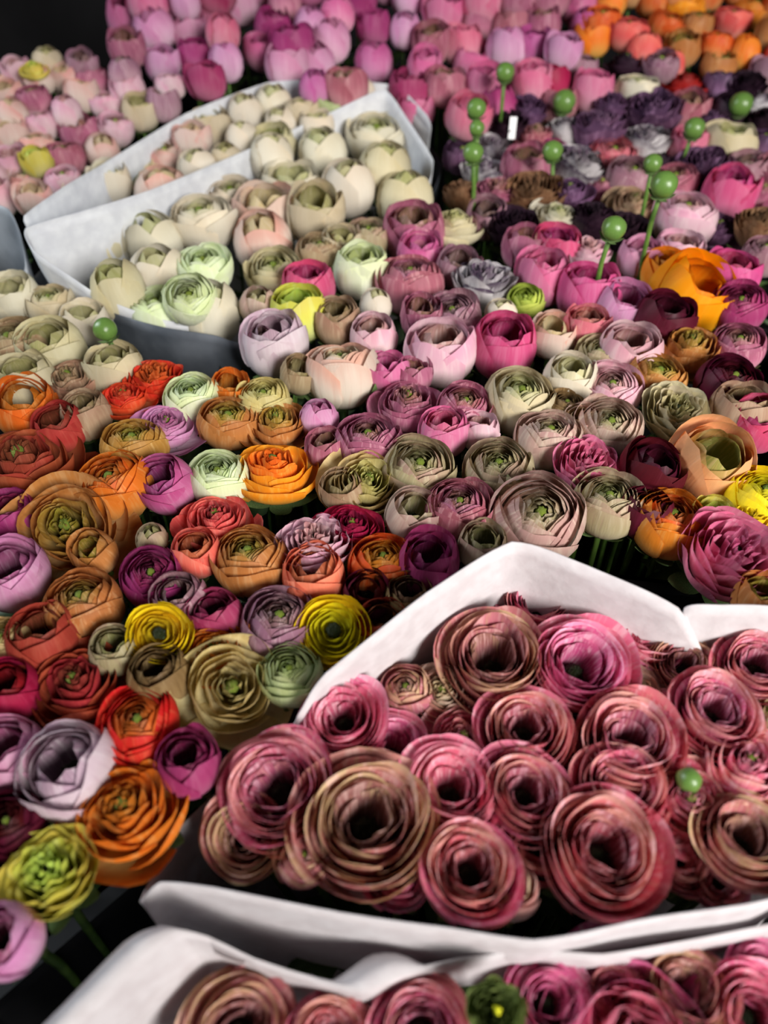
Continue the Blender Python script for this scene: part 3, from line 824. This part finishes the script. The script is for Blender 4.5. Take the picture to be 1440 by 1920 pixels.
sleeve('white paper around the antique pink blooms, with a peaked rear edge',
  [(300,1655,.005),(262,1690,-.005),(330,1560,-.03),(440,1455,-.03),(543,1366,.0),(562,1335,.012),(612,1262,.03),(800,1112,.046),(960,1016,.05),(1100,1060,.045),(1272,1140,.035),
   (1345,1275,-.03),(1500,1420,-.03),(1580,1590,0),(1440,1686,.012),(1200,1725,.012),(1000,1762,.010),(820,1738,.010),(640,1712,.010),(400,1664,.010)], PAPER, .96, seed=2)
sleeve('white paper at the bottom of the photo with a broad rolled left edge',
  [(-60,2110,.012),(200,1850,.02),(290,1765,.022),(335,1744,.016),(390,1756,.004),(480,1798,-.008),(600,1836,-.014),(682,1854,-.014),(760,1824,-.014),(860,1800,-.014),(1000,1782,-.012),(1130,1790,-.012),(1300,1762,-.012),(1440,1734,-.012),
   (1620,1700,.005),(1720,2000,0),(1400,2350,0),(600,2400,0),(0,2300,.0)], PAPER, .75, cuff=.018, seed=3)
sleeve('white paper at the right edge, behind the peaked one',
  [(1283,1140,.03),(1360,1134,.036),(1440,1136,.038),(1600,1160,.035),(1800,1300,0),(1760,1500,-.03),(1560,1440,-.03),(1400,1300,-.03),(1330,1240,-.02)], PAPER, .7, seed=4)
sleeve('white paper sleeve round the front bundle of ivory blooms',
  [(48,428,.05),(165,393,.05),(280,357,.042),(400,308,.03),(500,265,.02),(610,215,.018),(712,168,.03),(735,180,.03),(775,240,.03),(812,300,.02),(800,350,.0),(740,420,-.03),(600,520,-.03),(430,612,-.02),(310,600,-.005),(200,562,.012),(118,510,.03),(62,468,.045)], TISSUE, .8, seed=5)
sleeve('film with the shade behind it painted grey, wrapped low round the near side of the front ivory bundle',
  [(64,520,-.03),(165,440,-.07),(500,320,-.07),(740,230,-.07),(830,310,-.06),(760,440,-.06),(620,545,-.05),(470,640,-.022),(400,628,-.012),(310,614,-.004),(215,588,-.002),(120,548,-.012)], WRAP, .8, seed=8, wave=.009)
sleeve('white paper sleeve round the rear bundle of ivory blooms',
  [(45,405,.05),(120,350,.045),(200,303,.032),(350,212,.015),(500,155,.006),(620,150,.0),(740,160,.006),(800,215,.015),(805,245,.0),(722,172,.0),(500,272,-.01),(280,365,.0),(70,420,.03)], TISSUE, .85, seed=6)
sleeve('grey film sleeve cut by the left edge beside the white bundle',
  [(-150,380,.02),(-50,372,.03),(15,392,.03),(38,440,.03),(48,500,.02),(20,540,-.01),(-110,560,-.01)], FILM, .8, seed=7)

# ------------------------------------------------------------------ white plant tag among the rear blooms
p, dep = at(961, 240, .03, True)
w, h = 13 * dep / FPX / 2, 30 * dep / FPX / 2
root = bpy.data.objects.new('plant_tag', None); C.objects.link(root); root.location = (p.x, p.y, 0)
tag(root, 'small white tag standing among the dark rear blooms', 'tag')
def box(x0, x1, y0, y1, z0, z1):
    v = [(x, y, z) for z in (z0, z1) for y in (y0, y1) for x in (x0, x1)]
    return v, [(0, 2, 3, 1), (4, 5, 7, 6), (0, 1, 5, 4), (1, 3, 7, 5), (3, 2, 6, 7), (2, 0, 4, 6)]
v, f = box(-w, w, -.0006, .0006, p.z - h * 1.3, p.z + h * 1.3)
link('card', mesh_from('card', v, f, TAGM, False), root)
v, f = box(-.0015, .0015, .0006, .002, 0, p.z)
link('stick', mesh_from('stick', v, f, CRATEM, False), root)

# ------------------------------------------------------------------ black crates: one holds the left blooms, one is added to darken a gap
def crate(p0, p1, dz, W, label):
    a, b = at(*p0, dz)[0], at(*p1, dz)[0]
    b.z = a.z
    d = (b - a).normalized(); nrm = Vector((-d.y, d.x, 0)).normalized()
    L, T, zt = (b - a).length, .004, a.z
    v, f = [], []
    def slab(s0, s1, t0, t1, z0, z1):
        k = len(v)
        for z in (z0, z1):
            for t in (t0, t1):
                for s in (s0, s1): v.append(tuple(d * s + nrm * t + Vector((0, 0, z))))
        f.extend([tuple(k + i for i in q) for q in ((0, 2, 3, 1), (4, 5, 7, 6), (0, 1, 5, 4), (1, 3, 7, 5), (3, 2, 6, 7), (2, 0, 4, 6))])
    slab(0, L, 0, T, 0, zt); slab(0, L, W - T, W, 0, zt); slab(0, T, 0, W, 0, zt); slab(L - T, L, 0, W, 0, zt)
    slab(-.008, L + .008, -.010, T, zt - .012, zt); slab(-.008, L + .008, W - T, W + .01, zt - .012, zt); slab(-.01, T, 0, W, zt - .012, zt); slab(L - T, L + .01, 0, W, zt - .012, zt)
    o = link('flower_crate', mesh_from('flower_crate', v, f, CRATEM, False)); o.location = (a.x, a.y, 0)
    tag(o, label, 'crate')
crate((-60, 1885), (560, 1362), -.09, .42, 'black plastic crate whose rim shows in the dark lower left gap')
crate((880, 1050), (1700, 1150), -.045, .40, 'black crate added to darken the gap right of the peaked paper')  # added black wall that hides lit stems so the gap stays dark

# ------------------------------------------------------------------ the hall
def plane_box(name, x0, x1, y0, y1, z0, z1, m):
    v, f = box(x0, x1, y0, y1, z0, z1)
    return tag(link(name, mesh_from(name, v, f, m, False)), kind='structure')
plane_box('floor', -4, 4, -1.5, 3.2, -.05, 0, FLOORM)
plane_box('wall_back', -4, 4, 3.2, 3.3, -.05, 2.8, WALLM)

# ------------------------------------------------------------------ light: daylight from a window behind the viewer's right shoulder, cooler light from the left
def area(name, loc, aim, size, power, col, spread=180):
    l = bpy.data.lights.new(name, 'AREA'); l.shape = 'RECTANGLE'; l.size, l.size_y = size; l.energy = power; l.spread = math.radians(spread); l.color = col
    o = bpy.data.objects.new(name, l); C.objects.link(o); o.location = loc
    o.rotation_euler = (Vector(aim) - Vector(loc)).to_track_quat('-Z', 'Y').to_euler(); return o
area('window_light', (1.25, -1.4, 1.65), (.32, .75, .4), (.9, .9), 27, (1, .96, .92), 66)
area('side_daylight', (-1.7, .95, 1.45), (-.35, .7, .4), (.8, .8), 12, (.86, .93, 1), 95)
w = bpy.data.worlds.new('hall'); bpy.context.scene.world = w; w.use_nodes = True
bg = w.node_tree.nodes['Background']; bg.inputs[0].default_value = (.9, .95, 1, 1); bg.inputs[1].default_value = .04

cam = bpy.data.cameras.new('camera'); co = bpy.data.objects.new('camera', cam); C.objects.link(co)
cam.sensor_fit = 'VERTICAL'; cam.sensor_height = 36; cam.lens = FPX / 1920 * 36; cam.clip_start = .01
co.location = (0, 0, Z0 + H); co.rotation_euler = (math.pi / 2 - PITCH, 0, 0)
cam.dof.use_dof = True; cam.dof.focus_distance = .62; cam.dof.aperture_fstop = 3.8
sc = bpy.context.scene; sc.camera = co
sc.view_settings.view_transform = 'Standard'; sc.view_settings.look = 'None'; sc.view_settings.gamma = 1; sc.view_settings.exposure = -0.38
